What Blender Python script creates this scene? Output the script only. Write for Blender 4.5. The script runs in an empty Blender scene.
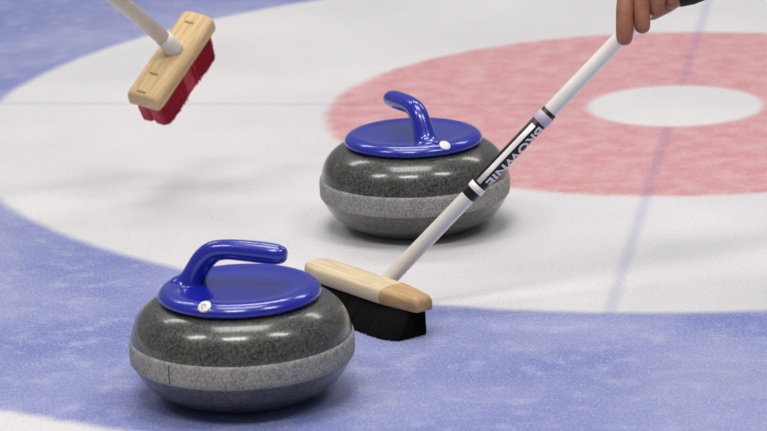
import bpy, bmesh, math, random
from mathutils import Vector, Matrix
random.seed(7)
SC = bpy.context.scene
COL = SC.collection
PI = math.pi

# ------------------------------------------------------------------ camera
W, H = 767, 431
FPX, CH, PITCH, ROLL = 3169.74, 1.2848, 0.2667, -0.0365
fw = Vector((0, math.cos(PITCH), -math.sin(PITCH)))
r0 = Vector((1, 0, 0)); u0 = Vector((0, math.sin(PITCH), math.cos(PITCH)))
rt = r0 * math.cos(ROLL) + u0 * math.sin(ROLL)
up = -r0 * math.sin(ROLL) + u0 * math.cos(ROLL)
cam_loc = Vector((0, 0, CH))
cd = bpy.data.cameras.new('camera'); cam = bpy.data.objects.new('camera', cd); COL.objects.link(cam)
m = Matrix((rt, up, -fw)).transposed().to_4x4(); m.translation = cam_loc
cam.matrix_world = m
cd.sensor_width = 36; cd.lens = FPX / W * 36
cd.clip_end = 200
cd.dof.use_dof = True; cd.dof.focus_distance = 4.35; cd.dof.aperture_fstop = 8
SC.camera = cam

def ray(px, py):
    return fw + rt * ((px - W / 2) / FPX) - up * ((py - H / 2) / FPX)
def at(px, py, depth): return cam_loc + ray(px, py) * depth
def on_z(px, py, z):
    d = ray(px, py); return cam_loc + d * ((z - CH) / d.z)

# ------------------------------------------------------------------ materials
def srgb(r, g, b):
    f = lambda c: (c / 255 / 12.92) if c / 255 <= .04045 else ((c / 255 + .055) / 1.055) ** 2.4
    return (f(r), f(g), f(b), 1)

class Mat:
    def __init__(s, name):
        s.m = bpy.data.materials.new(name); s.m.use_nodes = True
        s.t = s.m.node_tree; s.b = s.t.nodes['Principled BSDF']
    def n(s, typ, **kw):
        n = s.t.nodes.new(typ)
        for k, v in kw.items(): setattr(n, k, v)
        return n
    def l(s, a, b): s.t.links.new(a, b)
    def put(s, sock, v):
        if hasattr(v, 'is_linked') or hasattr(v, 'links'): s.l(v, sock)
        else: sock.default_value = v
    def math(s, op, a, b=None, c=None, clamp=False):
        n = s.n('ShaderNodeMath', operation=op); n.use_clamp = clamp
        s.put(n.inputs[0], a)
        if b is not None: s.put(n.inputs[1], b)
        if c is not None: s.put(n.inputs[2], c)
        return n.outputs[0]
    def step(s, v, lo, hi):
        n = s.n('ShaderNodeMapRange', interpolation_type='SMOOTHSTEP')
        s.put(n.inputs[0], v); s.put(n.inputs[1], lo); s.put(n.inputs[2], hi)
        return n.outputs[0]
    def mix(s, f, a, b):
        n = s.n('ShaderNodeMix', data_type='RGBA')
        s.put(n.inputs[0], f); s.put(n.inputs[6], a); s.put(n.inputs[7], b)
        return n.outputs[2]
    def noise(s, vec, scale, detail=4, rough=.6):
        n = s.n('ShaderNodeTexNoise'); n.inputs['Scale'].default_value = scale
        n.inputs['Detail'].default_value = detail; n.inputs['Roughness'].default_value = rough
        if vec is not None: s.l(vec, n.inputs['Vector'])
        return n.outputs[0]
    def bump(s, h, strength, dist, coat=False):
        n = s.n('ShaderNodeBump'); n.inputs['Strength'].default_value = strength
        n.inputs['Distance'].default_value = dist; s.l(h, n.inputs['Height'])
        s.l(n.outputs[0], s.b.inputs['Normal'])
        return n
def plain(name, rgb, rough=.5, coat=0, coat_r=.1, noise=0, nscale=60, spec=.5, metal=0, bump=0):
    M = Mat(name); c = srgb(*rgb)
    M.b.inputs['Base Color'].default_value = c
    M.b.inputs['Roughness'].default_value = rough
    M.b.inputs['Coat Weight'].default_value = coat
    M.b.inputs['Coat Roughness'].default_value = coat_r
    M.b.inputs['Specular IOR Level'].default_value = spec
    M.b.inputs['Metallic'].default_value = metal
    tc = M.n('ShaderNodeTexCoord').outputs['Object']
    nz = M.noise(tc, nscale)
    if noise:
        d = tuple(x * (1 - noise) for x in c[:3]) + (1,)
        e = tuple(min(1, x * (1 + noise)) for x in c[:3]) + (1,)
        M.l(M.mix(M.step(nz, .35, .65), d, e), M.b.inputs['Base Color'])
    if bump: M.bump(nz, bump, .001)
    return M.m

HX, HY, YAW = 0.5133, 5.3574, -0.1719     # centre of the house and turn of the sheet
def ice_material():
    M = Mat('painted_ice')
    pos = M.n('ShaderNodeTexCoord').outputs['Object']      # the floor object sits at the house centre
    fine = M.noise(pos, 260, 3, .7)
    mid = M.noise(pos, 22, 5, .65)
    low = M.noise(pos, 2.6, 3, .5)
    sp = M.n('ShaderNodeSeparateXYZ'); M.l(pos, sp.inputs[0]); x, y = sp.outputs[0], sp.outputs[1]
    r = M.math('SQRT', M.math('ADD', M.math('MULTIPLY', x, x), M.math('MULTIPLY', y, y)))
    # ragged paint edges
    r = M.math('ADD', r, M.math('MULTIPLY', M.math('SUBTRACT', mid, .5), .018))
    r = M.math('ADD', r, M.math('MULTIPLY', M.math('SUBTRACT', fine, .5), .012))
    white = M.mix(M.step(low, .3, .7), srgb(*WHITE_A), srgb(*WHITE_B))
    red = M.mix(M.step(mid, .3, .72), srgb(*RED_A), srgb(*RED_B))
    bl0 = M.mix(M.step(low, .35, .68), srgb(*BLUE_A), srgb(*BLUE_B))
    blue = M.mix(M.math('MULTIPLY', M.step(mid, .45, .78), .55), bl0, srgb(*BLUE_C))
    e = .015
    # lines
    ln = M.math('ADD', M.math('MULTIPLY', M.math('SUBTRACT', mid, .5), .006), 0)
    ax = M.math('ABSOLUTE', M.math('ADD', x, ln)); ay = M.math('ABSOLUTE', M.math('ADD', y, ln))
    lx = M.math('SUBTRACT', 1, M.step(ax, .001, .016)); ly = M.math('SUBTRACT', 1, M.step(ay, .002, .012))
    line = M.math('MAXIMUM', M.math('MULTIPLY', lx, .25), M.math('MULTIPLY', ly, .22))
    white_l = M.mix(line, white, srgb(95, 100, 175))
    red_l = M.mix(line, red, srgb(95, 85, 150))
    c = M.mix(M.step(r, .1525 - .012, .1525 + .012), white, red_l)
    c = M.mix(M.step(r, .606 - e, .606 + e), c, white_l)
    c = M.mix(M.step(r, 1.22 - e, 1.22 + e), c, blue)
    c = M.mix(M.step(r, 1.83 - e, 1.83 + e), c, white_l)
    # frost grain
    fr = M.math('MULTIPLY', M.step(fine, .45, .75), .42)
    c = M.mix(fr, c, srgb(226, 226, 232))
    dk = M.math('MULTIPLY', M.step(M.noise(pos, 190, 2, .6), .5, .75), .24)
    c = M.mix(dk, c, srgb(120, 112, 140))
    M.l(c, M.b.inputs['Base Color'])
    M.b.inputs['Roughness'].default_value = .42
    M.b.inputs['Specular IOR Level'].default_value = .35
    M.b.inputs['IOR'].default_value = 1.31
    M.b.inputs['Coat Weight'].default_value = .35
    M.b.inputs['Coat Roughness'].default_value = .22
    M.b.inputs['Coat IOR'].default_value = 1.31
    h = M.math('ADD', M.noise(pos, 120, 3, .5), M.math('MULTIPLY', mid, .8))
    M.bump(h, .35, .0012)
    return M.m
WHITE_A, WHITE_B = (208, 205, 207), (218, 215, 215)
RED_A, RED_B = (200, 130, 131), (208, 162, 166)
BLUE_A, BLUE_B, BLUE_C = (104, 114, 176), (142, 147, 190), (182, 181, 205)

def granite(name, dark, light, brown, lo=.38, hi=.64, rough=.3, coat=.6, cr=.12):
    M = Mat(name); pos = M.n('ShaderNodeTexCoord').outputs['Object']
    a = M.noise(pos, 330, 3, .7); b = M.noise(pos, 150, 4, .7); d = M.noise(pos, 45, 3, .6)
    c = M.mix(M.step(a, lo, hi), srgb(*dark), srgb(*light))
    c = M.mix(M.math('MULTIPLY', M.step(b, .5, .7), .6), c, srgb(*brown))
    c = M.mix(M.math('MULTIPLY', M.step(d, .4, .75), .35), c, srgb(*light))
    M.l(c, M.b.inputs['Base Color'])
    M.b.inputs['Roughness'].default_value = rough
    M.b.inputs['Coat Weight'].default_value = coat; M.b.inputs['Coat Roughness'].default_value = cr
    return M.m
m_ice = ice_material()
m_granite = granite('polished_granite', (16, 17, 17), (88, 88, 83), (48, 43, 30))
m_band = granite('rough_granite_band', (112, 110, 108), (164, 162, 160), (126, 120, 112), rough=.75, coat=0)
m_blue = plain('blue_plastic', (14, 27, 152), .25, .7, .09)
m_emblem = plain('white_emblem', (225, 222, 215), .4)
m_ring = plain('grey_emblem_mark', (120, 115, 112), .5)
m_crack = plain('dark_scratch', (70, 66, 62), .8)
def wood(name, a, b, sc=(4, 60, 60)):
    M = Mat(name); tc = M.n('ShaderNodeTexCoord').outputs['Object']
    mp = M.n('ShaderNodeMapping'); mp.inputs['Scale'].default_value = sc; M.l(tc, mp.inputs[0])
    n = M.noise(mp.outputs[0], 3.0, 5, .6)
    M.l(M.mix(M.step(n, .3, .7), srgb(*a), srgb(*b)), M.b.inputs['Base Color'])
    M.b.inputs['Roughness'].default_value = .55; M.bump(n, .15, .0008)
    return M.m
m_wood_pale = wood('pale_wood', (190, 170, 136), (214, 196, 164))
m_wood_end = wood('tan_end_grain', (166, 130, 86), (192, 158, 112))
m_wood_tan = wood('tan_wood', (188, 156, 108), (214, 184, 138))
m_black_br = plain('black_bristle', (7, 7, 9), .85, noise=.4, nscale=300, spec=.15)
m_red_br = plain('red_bristle', (170, 20, 54), .6, noise=.3, nscale=300)
m_white = plain('cream_painted_handle', (242, 237, 227), .35, .3, .2, noise=.03, nscale=30)
m_pole = plain('cream_wood_handle', (216, 206, 190), .45, noise=.06, nscale=30)
m_black = plain('black_label', (22, 14, 16), .4)
m_lav = plain('lavender_ring', (190, 180, 202), .4)
m_letter = plain('white_letter', (228, 226, 228), .5)
m_socket = plain('white_socket', (222, 216, 208), .4)
m_groove = plain('olive_groove', (150, 118, 60), .7)
m_skin = plain('skin', (152, 98, 76), .5, noise=.12, nscale=90, bump=.25)
m_skin.node_tree.nodes['Principled BSDF'].inputs['Subsurface Weight'].default_value = .12
m_skin.node_tree.nodes['Principled BSDF'].inputs['Subsurface Radius'].default_value = (.004, .0015, .0008)
m_nail = plain('nail', (186, 134, 120), .3, .3)
m_sleeve = plain('black_knit', (18, 18, 22), .9, noise=.3, nscale=200, bump=.5)

# ------------------------------------------------------------------ mesh helpers
def obj(name, bm, mats, parent=None, smooth=True):
    me = bpy.data.meshes.new(name); bmesh.ops.recalc_face_normals(bm, faces=bm.faces)
    bm.to_mesh(me); bm.free()
    for mt in (mats if isinstance(mats, (list, tuple)) else [mats]): me.materials.append(mt)
    for p in me.polygons: p.use_smooth = smooth
    o = bpy.data.objects.new(name, me); COL.objects.link(o)
    if parent: o.parent = parent
    return o
def thing(name, label, cat, loc=(0, 0, 0), rz=0, group=None):
    o = bpy.data.objects.new(name, None); COL.objects.link(o); o.location = loc; o.rotation_euler = (0, 0, rz)
    o.empty_display_size = .1
    o['label'] = label; o['category'] = cat
    if group: o['group'] = group
    return o
def rings(bm, loops, cap=True, mi=None, closed=False):
    vs = [[bm.verts.new(p) for p in lp] for lp in loops]
    n = len(vs[0]); fs = []
    for i in range(len(vs) - 1):
        for j in range(n):
            f = bm.faces.new((vs[i][j], vs[i][(j + 1) % n], vs[i + 1][(j + 1) % n], vs[i + 1][j]))
            if mi: f.material_index = mi(i)
            fs.append(f)
    if cap:
        f = bm.faces.new(vs[0][::-1]); f2 = bm.faces.new(vs[-1])
        if mi: f.material_index = mi(0); f2.material_index = mi(len(vs) - 2)
    return fs
def spline(pts, k=6):
    """Catmull-Rom through tuples of any length"""
    out = []
    P = [pts[0]] + list(pts) + [pts[-1]]
    for i in range(1, len(P) - 2):
        for s in range(k):
            t = s / k
            out.append(tuple(.5 * ((2 * b) + (-a + c) * t + (2 * a - 5 * b + 4 * c - d) * t * t + (-a + 3 * b - 3 * c + d) * t ** 3)
                             for a, b, c, d in zip(P[i - 1], P[i], P[i + 1], P[i + 2])))
    out.append(tuple(pts[-1]))
    return out
def lathe(bm, prof, n=96, cap=True):
    return rings(bm, [[(r * math.cos(2 * PI * j / n), r * math.sin(2 * PI * j / n), z) for j in range(n)] for r, z in prof], cap)
def frame_of(d, ref=Vector((0, 0, 1))):
    d = d.normalized(); s = d.cross(ref)
    if s.length < 1e-4: s = d.cross(Vector((1, 0, 0)))
    s.normalize(); return s, d.cross(s).normalized() * -1
def tube(bm, pts, radii, n=32, s_axis=None, cap=True, mi=None):
    """pts: Vectors; radii: (along side, along other) per point"""
    loops = []
    for i, p in enumerate(pts):
        d = pts[min(i + 1, len(pts) - 1)] - pts[max(i - 1, 0)]
        if s_axis is not None:
            s = s_axis - d.normalized() * s_axis.dot(d.normalized()); s.normalize(); t = d.normalized().cross(s)
        else: s, t = frame_of(d)
        ra, rb = radii[i] if isinstance(radii[i], tuple) else (radii[i], radii[i])
        loops.append([p + s * (ra * math.cos(2 * PI * j / n)) + t * (rb * math.sin(2 * PI * j / n)) for j in range(n)])
    return rings(bm, loops, cap, mi)

# ------------------------------------------------------------------ the ice sheet (setting)
bm = bmesh.new(); bmesh.ops.create_grid(bm, x_segments=8, y_segments=12, size=1)
bmesh.ops.scale(bm, vec=(7, 14, 1), verts=bm.verts)
bmesh.ops.translate(bm, vec=(0, 6, 0), verts=bm.verts)
floor = obj('floor', bm, m_ice, smooth=False); floor['kind'] = 'structure'
floor.location = (HX, HY, 0); floor.rotation_euler = (0, 0, YAW)

# ------------------------------------------------------------------ curling stones
def make_stone(label, loc, rz, emb_ang, emb_r, mark=None, plain_dot=False, off=(0, 0)):
    root = thing('curling_stone', label, 'curling stone', loc, 0, 'curling stones with blue handles')
    # granite body, with a shallow seat for the band
    prof = [(.058, .006), (.062, .001), (.066, 0), (.078, .001), (.094, .005), (.110, .0125), (.123, .0225), (.1325, .034), (.1385, .0445), (.1412, .0505),
            (.1422, .054), (.1424, .0655), (.1422, .077),
            (.1414, .0805), (.1402, .088), (.1372, .098), (.1322, .1075), (.1255, .1155), (.1165, .1225), (.107, .127), (.095, .130), (.08, .132), (.03, .1325)]
    bm = bmesh.new(); lathe(bm, spline(prof, 3), 128); obj('granite_body', bm, m_granite, root)
    # striking band
    bm = bmesh.new(); lathe(bm, [(.1395, .0495), (.1418, .0505), (.1434, .0525), (.1441, .057), (.1443, .0655), (.1441, .074), (.1434, .0785), (.1418, .0808), (.1390, .0815)], 128)
    band = obj('striking_band', bm, m_band, root)
    if mark is not None:
        bm = bmesh.new()
        lo = [(.1444, .053), (.1448, .057), (.1450, .0655), (.1448, .074), (.1441, .078)]
        for w in (0,):
            L = []
            for (r, z) in lo:
                L.append([Vector((r2 * math.cos(mark + q / .1455), r2 * math.sin(mark + q / .1455), z)) for r2, q in
                          ((r - .0012, -.0007), (r, -.0006), (r, .0006 + .0003 * math.sin(z * 400)), (r - .0012, .0008))])
            rings(bm, L)
        obj('scratch', bm, m_crack, band)
    # blue cover plate with a rolled rim and a slightly dished top
    prof = [(.04, .1165), (.095, .1155), (.103, .1155), (.1062, .1175), (.1068, .1205), (.1050, .1245), (.1005, .1285), (.094, .1308), (.087, .1312),
            (.080, .1302), (.07, .1295), (.05, .1295), (.025, .1297), (.004, .1298)]
    bm = bmesh.new(); lathe(bm, [(r_ * .977, z_ + .0155) for r_, z_ in spline(prof, 4)], 128)
    cover = obj('handle_plate', bm, m_blue, root)
    # stem and grip: one swept form
    key = [(-.0650, .1225, .0290, .0380), (-.0650, .1262, .0245, .0300), (-.0640, .1300, .0200, .0225), (-.0622, .1350, .0175, .0180), (-.0590, .1430, .0160, .0160),
           (-.0545, .1525, .0150, .0152), (-.0485, .1625, .0145, .0150), (-.0405, .1712, .0142, .0146), (-.0310, .1772, .0140, .0138), (-.020, .1797, .0140, .0130), (-.008, .1805, .0142, .0130), (.012, .1798, .0147, .0135),
           (.034, .1785, .0150, .0138), (.050, .1772, .0146, .0132), (.0590, .1765, .0125, .0112), (.0640, .1760, .0085, .0078), (.0658, .1758, .003, .003)]
    sp = spline(key, 4)
    bm = bmesh.new()
    tube(bm, [Vector((x, 0, z + .0155 - .005 * min(1, max(0, (z - .12) / .04)))) for x, z, a, b in sp], [(a, b) for x, z, a, b in sp], 40, Vector((0, 1, 0)))
    grip = obj('handle_grip', bm, m_blue, root); grip.rotation_euler = (0, 0, rz); grip.location = (off[0], off[1], 0)
    # emblem on the rim
    zt = .1445 if emb_r > .09 else .1468; tilt = .62 if emb_r > .09 else .1
    bm = bmesh.new(); lathe(bm, [(.0085, -.0012), (.0085, .0008), (.0078, .0014), (.001, .0015)], 28)
    em = obj('emblem', bm, m_emblem, root)
    em.location = (emb_r * math.cos(emb_ang), emb_r * math.sin(emb_ang), zt)
    em.rotation_euler = Matrix.Rotation(emb_ang, 3, 'Z').to_4x4().to_euler()
    em.rotation_euler = (Matrix.Rotation(emb_ang, 4, 'Z') @ Matrix.Rotation(tilt, 4, 'Y')).to_euler()
    if not plain_dot:
        bm = bmesh.new()
        n = 20   # small swirl in the middle of the emblem
        pts = [Vector((.0012 + .0032 * k / n, 0, 0)) for k in range(n)]
        pts = [Vector((math.cos(k * .33) * p.x, math.sin(k * .33) * p.x, .0016)) for k, p in enumerate(pts)]
        tube(bm, pts, [.0005] * n, 6); obj('emblem_mark', bm, m_ring, em)
    return root
S1 = (-0.1865, 3.864, 0); S2 = (0.0490, 4.640, 0)
make_stone('nearest dark grey granite curling stone, blue handle, standing on the blue ice',
           S1, math.radians(-17), math.radians(-114), .0980, mark=math.radians(-90 - 37))
make_stone('farther grey granite curling stone, blue handle, on white ice behind the cream broom handle',
           S2, math.radians(114), math.radians(-62), .0970, plain_dot=True, off=(-.008, -.002))

# ------------------------------------------------------------------ brooms
def head_bm(L, Wd, T, endmat=1, K=None):
    """wooden block along X, bottom at z=0, chamfered ends in plan"""
    bm = bmesh.new(); loops = []; xs = []
    K = K or [(-1, .40, .62), (-.985, .52, .80), (-.95, .66, .93), (-.85, .82, 1), (-.7, .96, 1), (-.5, 1, 1), (0, 1, 1), (.30, 1, 1), (.42, 1, 1), (.46, .985, 1), (.70, .84, .97), (.93, .66, .90), (.98, .56, .80), (1, .44, .62)]
    for k, wf, tf in K:
        x = k * L / 2; w = Wd / 2 * wf; t = T * tf; ch = .22 * t; lp = []
        sec = [(-.94, 0), (.94, 0), (1, .08), (1, .52), (.97, .68), (.88, .84), (.70, .95), (.35, 1), (-.35, 1), (-.70, .95), (-.88, .84), (-.97, .68), (-1, .52), (-1, .08)]
        loops.append([(x, a * w, b * t) for a, b in sec]); xs.append(k)
    rings(bm, loops, True, (lambda i: 1 if i >= 9 else 0) if endmat else None)
    return bm
def bristle_bm(L, Wd, L2, W2, h, shift=(0, 0), n=1500, jit=.004, thick=.0011, e=.32):
    """a dense core with separate strands around it, from z=0 down to z=-h"""
    bm = bmesh.new(); loops = []
    for k in range(7):
        q = k / 6; l = (L + (L2 - L) * q) / 2 * .985; w = (Wd + (W2 - Wd) * q) / 2 * .97
        lp = []
        for j in range(60):
            a = 2 * PI * j / 60; c, s = math.cos(a), math.sin(a)
            lp.append((shift[0] * q + l * math.copysign(abs(c) ** e, c), shift[1] * q + w * math.copysign(abs(s) ** e, s), -h * q * .96))
        loops.append(lp)
    rings(bm, loops)
    for i in range(n):
        a = random.random() * 2 * PI; c, s = math.cos(a), math.sin(a)
        if random.random() < .7:
            u = math.copysign(abs(c) ** e, c); v = math.copysign(abs(s) ** e, s)
        else:
            q = math.sqrt(random.random()); u = q * math.copysign(abs(c) ** e, c); v = q * math.copysign(abs(s) ** e, s)
        p0 = Vector((u * L / 2 * .98, v * Wd / 2 * .98, 0)); p2 = Vector((shift[0] + u * L2 / 2 + random.gauss(0, jit * .4), shift[1] + v * W2 / 2 + random.gauss(0, jit * .4), -h + abs(random.gauss(0, .0012))))
        p1 = p0.lerp(p2, .5) + Vector((0, random.gauss(0, .0006), 0))
        for A, B, ra, rb in ((p0, p1, thick, thick), (p1, p2, thick, thick * .5)):
            va = [bm.verts.new(A + Vector((ra * math.cos(t), ra * math.sin(t), 0))) for t in (0, 2.09, 4.19)]
            vb = [bm.verts.new(B + Vector((rb * math.cos(t), rb * math.sin(t), 0))) for t in (0, 2.09, 4.19)]
            for j in range(3): bm.faces.new((va[j], va[(j + 1) % 3], vb[(j + 1) % 3], vb[j]))
    return bm

# --- broom with black bristles, resting on the ice
lx = Vector((.65, -.76, 0)).normalized(); nx = Vector((.76, .65, 0)).normalized()
tipL = on_z(311.5, 265.5, .048); tipR = on_z(425, 305, .046)
hc = (tipL + tipR) / 2; hc.z = 0
lx = (tipR - tipL); lx.z = 0; HL = lx.length; lx.normalize(); nx = Vector((-lx.y, lx.x, 0))
broom = thing('curling_broom', 'cream-handled curling broom with black bristles, brushing the ice between the two stones', 'broom', hc)
yaw = math.atan2(lx.y, lx.x)
hd = obj('broom_head', head_bm(HL, .052, .022), [m_wood_pale, m_wood_end], broom)
hd.location = (0, 0, .0375); hd.rotation_euler = (math.radians(0), 0, yaw)
br = obj('bristles', bristle_bm(HL - .024, .042, HL - .026, .072, .0385, (.001, -.014), 2600, e=.45), m_black_br, broom, smooth=False)
br.location = (0, 0, .0385); br.rotation_euler = (0, 0, yaw)
# handle
A0 = on_z(391, 277, .054); dep0 = (A0 - cam_loc).dot(fw)
A1 = at(631, 27, dep0 - .06)
ax = (A1 - A0).normalized(); RH = .0107
def px_on_axis(px, py):
    """distance along the handle axis of the point seen at a pixel"""
    d = ray(px, py).normalized(); w0 = A0 - cam_loc; b = ax.dot(d); D = ax.dot(w0); E_ = d.dot(w0)
    return (b * E_ - D) / (1 - b * b)
def cyl(name, s0, s1, r, mat, parent, n=40, org=A0, a=ax, bev=.0006, base=hc):
    bm = bmesh.new(); P = lambda s: org + a * s - base
    tube(bm, [P(s0), P(s0 + 1e-5), P(s0 + bev), P(s1 - bev), P(s1 - 1e-5), P(s1)], [r * .8, r - bev, r, r, r - bev, r * .8], n)
    return obj(name, bm, mat, parent)
sL = px_on_axis(466, 189); sR0 = px_on_axis(469.5, 185.5); sR1 = px_on_axis(474, 180.5); sT = px_on_axis(536, 119); sT1 = px_on_axis(543, 110.5); sT2 = px_on_axis(546, 107)
handle = cyl('broom_handle', -.012, 1.25, RH, m_white, broom)
lab = cyl('handle_label', px_on_axis(462.5, 192), sT2, RH + .0004, m_black, handle)
cyl('lower_ring', sR0, sR1, RH + .0014, m_white, handle)
cyl('upper_ring', sT, sT1, RH + .0012, m_lav, handle)
cyl('end_cap', 1.245, 1.262, RH + .002, m_black, handle)
# stripe and lettering bent round the label
Cd = -fw - ax * (-fw).dot(ax); Cd.normalize(); Rd = ax.cross(Cd)
if Rd.dot(rt) < 0: Rd = -Rd
def on_label(s, th, r): return A0 + ax * s + (Cd * math.cos(th) + Rd * math.sin(th)) * r - hc
bm = bmesh.new(); rr = RH + .0010; loops = []
s_lo = px_on_axis(476, 179); s_hi = px_on_axis(532, 122)
for k in range(5):
    s = s_lo + (s_hi - s_lo) * k / 4
    th = [-.66 + .66 * j / 8 for j in range(9)]
    loops.append([on_label(s, t, rr) for t in th] + [on_label(s, t, rr - .001) for t in th[::-1]])
rings(bm, loops); obj('stripe', bm, m_white, lab)
tcu = bpy.data.curves.new('lettering', 'FONT'); tcu.body = 'BROWNIE'; tcu.size = .02; tcu.offset = .0006; tcu.resolution_u = 3; tcu.space_character = 1.05
to = bpy.data.objects.new('lettering_source', tcu); COL.objects.link(to)
bpy.context.view_layer.update()
me = bpy.data.meshes.new_from_object(to.evaluated_get(bpy.context.evaluated_depsgraph_get()))
bpy.data.objects.remove(to); bpy.data.curves.remove(tcu)
bm = bmesh.new(); bm.from_mesh(me); bpy.data.meshes.remove(me)
x0 = min(v.co.x for v in bm.verts); x1 = max(v.co.x for v in bm.verts); y0 = min(v.co.y for v in bm.verts); y1 = max(v.co.y for v in bm.verts)
for k in range(1, 12):
    yy = y0 + (y1 - y0) * k / 12
    g = bm.verts[:] + bm.edges[:] + bm.faces[:]
    bmesh.ops.bisect_plane(bm, geom=g, plane_co=(0, yy, 0), plane_no=(0, 1, 0), dist=1e-7)
ts0 = px_on_axis(534, 121); ts1 = px_on_axis(480, 176)
for v in bm.verts:
    u = (v.co.x - x0) / (x1 - x0); w = (v.co.y - y0) / (y1 - y0)
    v.co = on_label(ts0 + (ts1 - ts0) * u, .26 + 1.18 * w, RH + .0009)
obj('lettering', bm, m_letter, lab, smooth=False)

# --- broom with red bristles, lifted off the ice
B0 = at(173, 65, 4.98)
Lc = Vector((.44, .72, -.53)).normalized()
Nc = Vector((-.18, .58, .79)); Nc = (Nc - Lc * Nc.dot(Lc)).normalized(); Sc = Nc.cross(Lc)
cw = lambda v: rt * v.x + up * v.y - fw * v.z
Lw, Nw, Sw = cw(Lc), cw(Nc), cw(Sc)
broom2 = thing('curling_broom', 'tan wooden curling broom with red bristles, lifted above the ice in the upper left', 'broom', B0)
R2 = Matrix((Lw, Sw, Nw)).transposed()
if R2.determinant() < 0: R2 = Matrix((Lw, -Sw, Nw)).transposed()
e2 = R2.to_euler()
h2 = obj('broom_head', head_bm(.188, .060, .026, endmat=0, K=[(-1, .84, .86), (-.99, .90, .95), (-.96, .96, 1), (-.9, 1, 1), (0, 1, 1), (.9, 1, 1), (.96, .96, 1), (.99, .90, .95), (1, .84, .86)]), [m_wood_tan], broom2); h2.rotation_euler = e2
b2 = obj('bristles', bristle_bm(.178, .050, .160, .054, .050, (0, 0), 3200, jit=.0025), m_red_br, broom2, smooth=False); b2.rotation_euler = e2
for fx, GY in ((-.086, -.004), (-.046, -.004), (.070, -.004)):
    bm = bmesh.new()
    rings(bm, [[(fx + dx, y, .0248 + dz) for dx, dz in ((-.002, 0), (.002, 0), (.0018, .0016), (-.0018, .0016))] for y in (GY, GY + .015)])
    g = obj('groove_mark', bm, m_groove, h2)
Hc = Vector((-.53, .45, .70)).normalized(); Hw = cw(Hc)
base2 = R2 @ Vector((.010, 0, .026))
bm = bmesh.new(); N2 = R2 @ Vector((0, 0, 1))
tube(bm, [base2 - N2 * .002, base2 + N2 * .006, base2 + N2 * .010 + Hw * .012, base2 + N2 * .010 + Hw * .024], [(.017, .015), (.016, .0145), (.0138, .0135), (.0130, .0130)], 32)
obj('socket', bm, m_socket, broom2)
bm = bmesh.new(); p0 = base2 + N2 * .010 + Hw * .01
tube(bm, [p0, p0 + Hw * .3, p0 + Hw * 1.2], [.0120, .0123, .0123], 32)
obj('broom_handle', bm, m_pole, broom2)

# ------------------------------------------------------------------ hand on the broom handle
def skin_mesh(name, chains, mat, root_i=0, sub=2):
    me = bpy.data.meshes.new(name); vs, es, rad = [], [], []
    idx = {}
    for ch in chains:
        prev = None
        for key, p, r in ch:
            if key not in idx:
                idx[key] = len(vs); vs.append(tuple(p)); rad.append(r)
            if prev is not None: es.append((idx[prev], idx[key]))
            prev = key
    me.from_pydata(vs, es, []); o = bpy.data.objects.new(name, me); COL.objects.link(o)
    o.modifiers.new('Skin', 'SKIN').branch_smoothing = .6
    if not me.skin_vertices: bpy.context.view_layer.update()
    for i, r in enumerate(rad):
        s = me.skin_vertices[0].data[i]; s.radius = (r, r) if not isinstance(r, tuple) else r
        s.use_root = (i == root_i)
    sb = o.modifiers.new('Sub', 'SUBSURF'); sb.levels = sub; sb.render_levels = sub
    bpy.context.view_layer.update()
    ev = bpy.data.meshes.new_from_object(o.evaluated_get(bpy.context.evaluated_depsgraph_get()))
    bpy.data.objects.remove(o); bpy.data.meshes.remove(me)
    bmn = bmesh.new(); bmn.from_mesh(ev); bpy.data.meshes.remove(ev)
    return bmn
DH = (A1 - cam_loc).dot(fw)
F = lambda px, py, toward: at(px, py, DH - toward)
wrist = F(688, -13, -.012)
chains = [[('elbow', F(860, -112, -.03), .036), ('fore', F(770, -60, -.02), .030), ('wr', wrist, .0235), ('palm', F(674, -20, -.024), .025), ('palm2', F(660, -26, -.028), .022)]]
fing = [
    [(648, -34, -.018, .0130), (629, -17, .006, .0130), (625, 5, .021, .0130), (624.5, 30, .0240, .0128), (624.5, 47, .022, .0118)],
    [(658, -40, -.018, .0130), (644, -26, .006, .0130), (641, -3, .020, .0126), (642, 20, .0225, .0122), (643, 35, .019, .0110)],
    [(670, -44, -.018, .0125), (659, -34, .004, .0122), (656, -14, .018, .0122), (656.5, 4, .018, .0120), (657.5, 19, .013, .0110)],
    [(684, -44, -.014, .0115), (673, -38, .004, .0114), (671, -22, .015, .0112), (672, -5, .014, .0108), (672.5, 10, .010, .0100)]]
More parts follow.
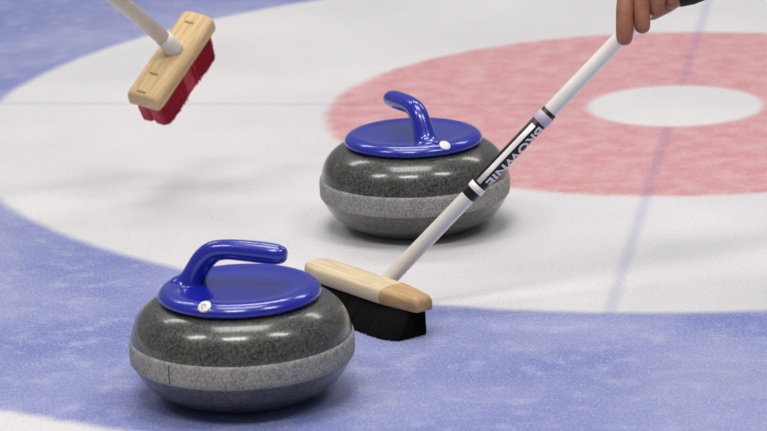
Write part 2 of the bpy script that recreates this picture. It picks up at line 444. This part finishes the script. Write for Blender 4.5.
for i, fg in enumerate(fing):
    chains.append([('palm2' if i < 2 else 'palm', None, 0)] + [((i, k), F(x, y, d), r) for k, (x, y, d, r) in enumerate(fg)])
chains.append([('wr', None, 0), ('t0', F(678, -4, -.004), .0160), ('t1', F(667, 3, -.006), .0150), ('t2', F(655, 9, -.010), .0140), ('t3', F(645, 16, -.018), .0125)])
o = skin_mesh('person', chains, m_skin)
o = obj('person', o, m_skin)
o['label'] = 'person in a black sleeve gripping the cream broom handle, only hand and cuff in view'; o['category'] = 'person'
bm = bmesh.new()
sl = [F(674, -10.5, -.010), F(676, -11, -.010), F(686, -14, -.010), F(735, -38, -.010), F(790, -68, -.02), F(875, -118, -.03)]
tube(bm, sl, [.0235, .0255, .0275, .034, .043, .050], 40)
obj('sleeve', bm, m_sleeve, o)

# ------------------------------------------------------------------ light
w = bpy.data.worlds.new('world'); SC.world = w; w.use_nodes = True
bg = w.node_tree.nodes['Background']; bg.inputs[0].default_value = (.90, .93, 1, 1); bg.inputs[1].default_value = .24
def area(loc, size, sy, power, col=(1, .98, .95), target=None):
    ld = bpy.data.lights.new('rink_lamp', 'AREA'); ld.shape = 'RECTANGLE'; ld.size = size; ld.size_y = sy; ld.energy = power; ld.color = col
    lo = bpy.data.objects.new('rink_lamp', ld); COL.objects.link(lo); lo.location = loc
    d = Vector(target if target else (loc[0], loc[1], 0)) - Vector(loc)
    lo.rotation_euler = d.to_track_quat('-Z', 'Y').to_euler()
for (x, y, s, sy, p) in ((-.6, 1.6, 1.8, .8, 55), (2.8, 2.6, 1.8, .8, 45), (-3.6, 2.8, 1.8, .8, 45), (-.2, 4.6, 2.6, 1.6, 55), (0.2, 8.2, 2.6, .9, 45), (-3.4, 8.5, 2.6, .9, 35), (3.8, 8.5, 2.6, .9, 35)):
    area((x, y, 5.2), s, sy, p * 1.95)
SC.view_settings.view_transform = 'Standard'; SC.view_settings.look = 'None'; SC.view_settings.gamma = 1
SC.view_settings.use_curve_mapping = False
SC.view_settings.exposure = 0.0
